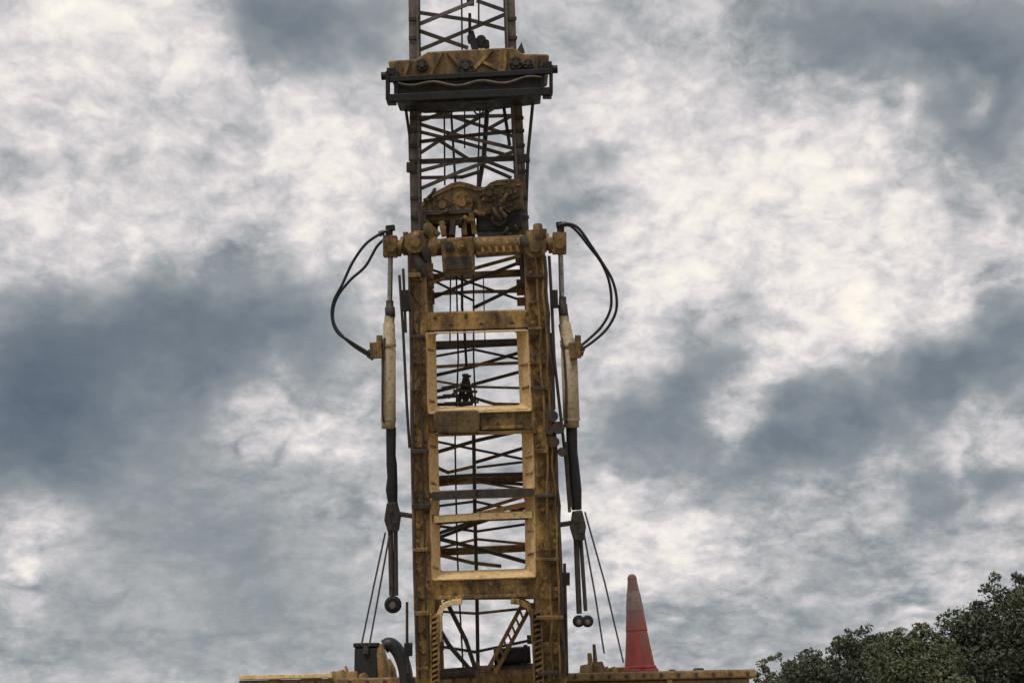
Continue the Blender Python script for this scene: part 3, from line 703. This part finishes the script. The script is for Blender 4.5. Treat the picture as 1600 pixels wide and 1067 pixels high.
for k in range(14):
    x, y = rr_.uniform(660, 812), rr_.uniform(292, 362)
    if x < 742 and y < 300: continue
    dx, dy = rr_.uniform(-9, 9), rr_.uniform(-7, 7)
    build('hose_fitting', MB().tube([P(x - dx, y - dy, .06), P(x, y + 2, .045), P(x + dx, y + dy, .07)], rr_.uniform(.008, .016), 7), ('dark', 'oily', 'brown', 'black')[k % 4], tb)

# hook block hanging in the lower window
hk = thing('hook_block', 'dark triangular hook block hanging on ropes inside the middle mast window', 'hook block', P(725, 636, .34))
m = MB()
A, B_, C_ = P(728, 584, .34), P(716, 632, .34), P(739, 630, .34)
for p, q in ((A, B_), (A, C_), (B_, C_), (lerp(A, B_, .5), lerp(A, C_, .5)), (lerp(A, B_, .5), lerp(B_, C_, .5)), (lerp(A, C_, .5), lerp(B_, C_, .5)), (lerp(A, B_, .72), lerp(A, C_, .3))): m.bar(p, q, .012, .03, YM)
build('frame', m, 'dark', hk)
for x, y, r in ((728, 598, 4), (722, 620, 3.5), (733, 618, 4.5)):
    c = P(x, y, .33); build('sheave', MB().tube([c - YM * .03, c + YM * .03], r * PX, 16).tube([c - YM * .05, c + YM * .04], r * PX * .4, 10), 'black', hk)
for x0, y0, x1, y1 in ((690, 606, 716, 602), (692, 618, 712, 617), (694, 630, 748, 628), (718, 600, 742, 604), (708, 610, 746, 612), (722, 586, 736, 588), (700, 622, 720, 606)):
    build('cross_pin', MB().tube([P(x0, y0, .28), P(x1, y1, .28)], .009, 8), 'dark', hk)
build('lower_box', MB().prism(poly([(680, 642), (746, 640), (750, 648), (749, 672), (742, 677), (684, 677), (677, 670), (677, 648)], -.05)[::-1], YM * .06), 'oily', hk, .01)

# ------------------------------------------------------------------ trees
def tree(name, label, px, ytop, Y, wpx, mat, seed, nclump=150, dens=110, leaf=.06, squash=1.0):
    rnd = random.Random(seed); rs = np.random.RandomState(seed)
    top = WY(px, ytop, Y); rx = wpx / 2 * Y / FPX; H = top.z
    bx_, by_ = top.x, Y
    t = thing(name, label, 'tree', (bx_, by_, 0), 'trees behind the rig on the right')
    cz, rz = H * .56, H * .44 * squash
    m = MB(); pts = [Vector((bx_ + .1 * math.sin(k * 1.7), by_, k / 6 * H * .72)) for k in range(7)]
    m.tube(pts, [.03 * H * (1 - .13 * k) + .02 for k in range(7)], 9)
    clumps = []
    for i in range(nclump):
        th, v = rnd.uniform(0, 2 * math.pi), rnd.uniform(-.85, 1)
        rr = math.sqrt(max(0, 1 - v * v)) ; q = rnd.uniform(.45, 1.0) ** .5 * rnd.uniform(.86, 1.08)
        lob = 1 + .16 * math.sin(3 * th + seed) * (1 - v * v) + .10 * math.sin(5 * th + 2 * seed + 3 * v)
        clumps.append(Vector((bx_ + rx * rr * math.cos(th) * q * lob, by_ + rx * .9 * rr * math.sin(th) * q * lob, cz + rz * v * q * lob)))
    for c in clumps[::6]:
        s0 = pts[rnd.randint(2, 6)]; mid = lerp(s0, c, .5) + Vector((0, 0, .12 * H * .3)); m.tube([s0, mid, c], [.035, .02, .008], 5)
    nbig = nclump
    for i in range(nclump):                       # sprigs that stick out of the crown
        th, v = rnd.uniform(0, 2 * math.pi), rnd.uniform(-.2, 1)
        rr = math.sqrt(max(0, 1 - v * v)); q = rnd.uniform(1.0, 1.16)
        clumps.append(Vector((bx_ + rx * rr * math.cos(th) * q, by_ + rx * .9 * rr * math.sin(th) * q, cz + rz * v * q)))
        if i % 4 == 0: m.tube([lerp(Vector((bx_, by_, cz)), clumps[-1], .6), clumps[-1]], [.012, .005], 4)
    nclump = len(clumps); N = nbig * dens
    cs = np.array([tuple(c) for c in clumps]); build('trunk', m, 'bark', t)
    wts = np.r_[np.ones(nbig) * .9 / nbig, np.ones(nclump - nbig) * .1 / (nclump - nbig)]; ids = rs.choice(nclump, N, p=wts)
    cr = rs.uniform(.07, .15, nclump) * H * .9; cr[nbig:] *= .33
    off = rs.normal(size=(N, 3)); off *= np.minimum(1, 1.7 / np.linalg.norm(off, axis=1))[:, None]; off = off * (cr[ids] * .52)[:, None] * np.array([1.1, 1.1, .75])
    pos = cs[ids] + off - np.array([bx_, by_, 0])
    pos[:, 2] = np.maximum(pos[:, 2], .05)
    n1 = rs.normal(size=(N, 3)); n1 /= np.linalg.norm(n1, axis=1)[:, None]
    n2 = np.cross(n1, rs.normal(size=(N, 3))); n2 /= np.linalg.norm(n2, axis=1)[:, None]
    sz = rs.uniform(.5, 1.5, N)[:, None] * leaf
    v = np.stack([pos - n1 * sz, pos + n2 * sz * .48, pos + n1 * sz, pos - n2 * sz * .48], 1).reshape(-1, 3)
    me = bpy.data.meshes.new('crown')
    me.vertices.add(4 * N); me.vertices.foreach_set('co', v.ravel())
    me.loops.add(4 * N); me.loops.foreach_set('vertex_index', np.arange(4 * N, dtype=np.int32))
    me.polygons.add(N); me.polygons.foreach_set('loop_start', np.arange(0, 4 * N, 4, dtype=np.int32))
    me.update(calc_edges=True); me.validate(); me.materials.append(M[mat])
    o = bpy.data.objects.new('crown', me); COL.objects.link(o); o.parent = t
tree('leafy_tree', 'tallest dark leafy tree at the right edge of the picture', 1604, 912, 40, 236, 'leaf', 11, 150, 440, .065)
tree('leafy_tree', 'olive green tree just left of the tallest dark tree', 1432, 990, 38, 130, 'leaf2', 5, 80, 440, .055)
tree('leafy_tree', 'mid height dark tree third from the right edge', 1348, 988, 42, 130, 'leaf', 23, 80, 440, .055)
tree('leafy_tree', 'low dark tree second from the end of the deck', 1268, 1026, 39, 110, 'leaf', 31, 70, 420, .055)
tree('leafy_tree', 'lowest tree right beside the end of the brown deck', 1214, 1030, 43, 84, 'leaf2', 44, 60, 400, .05)
tree('leafy_tree', 'small dark tree in the gap below the tallest tree', 1500, 1000, 45, 120, 'leaf', 52, 80, 420, .06)
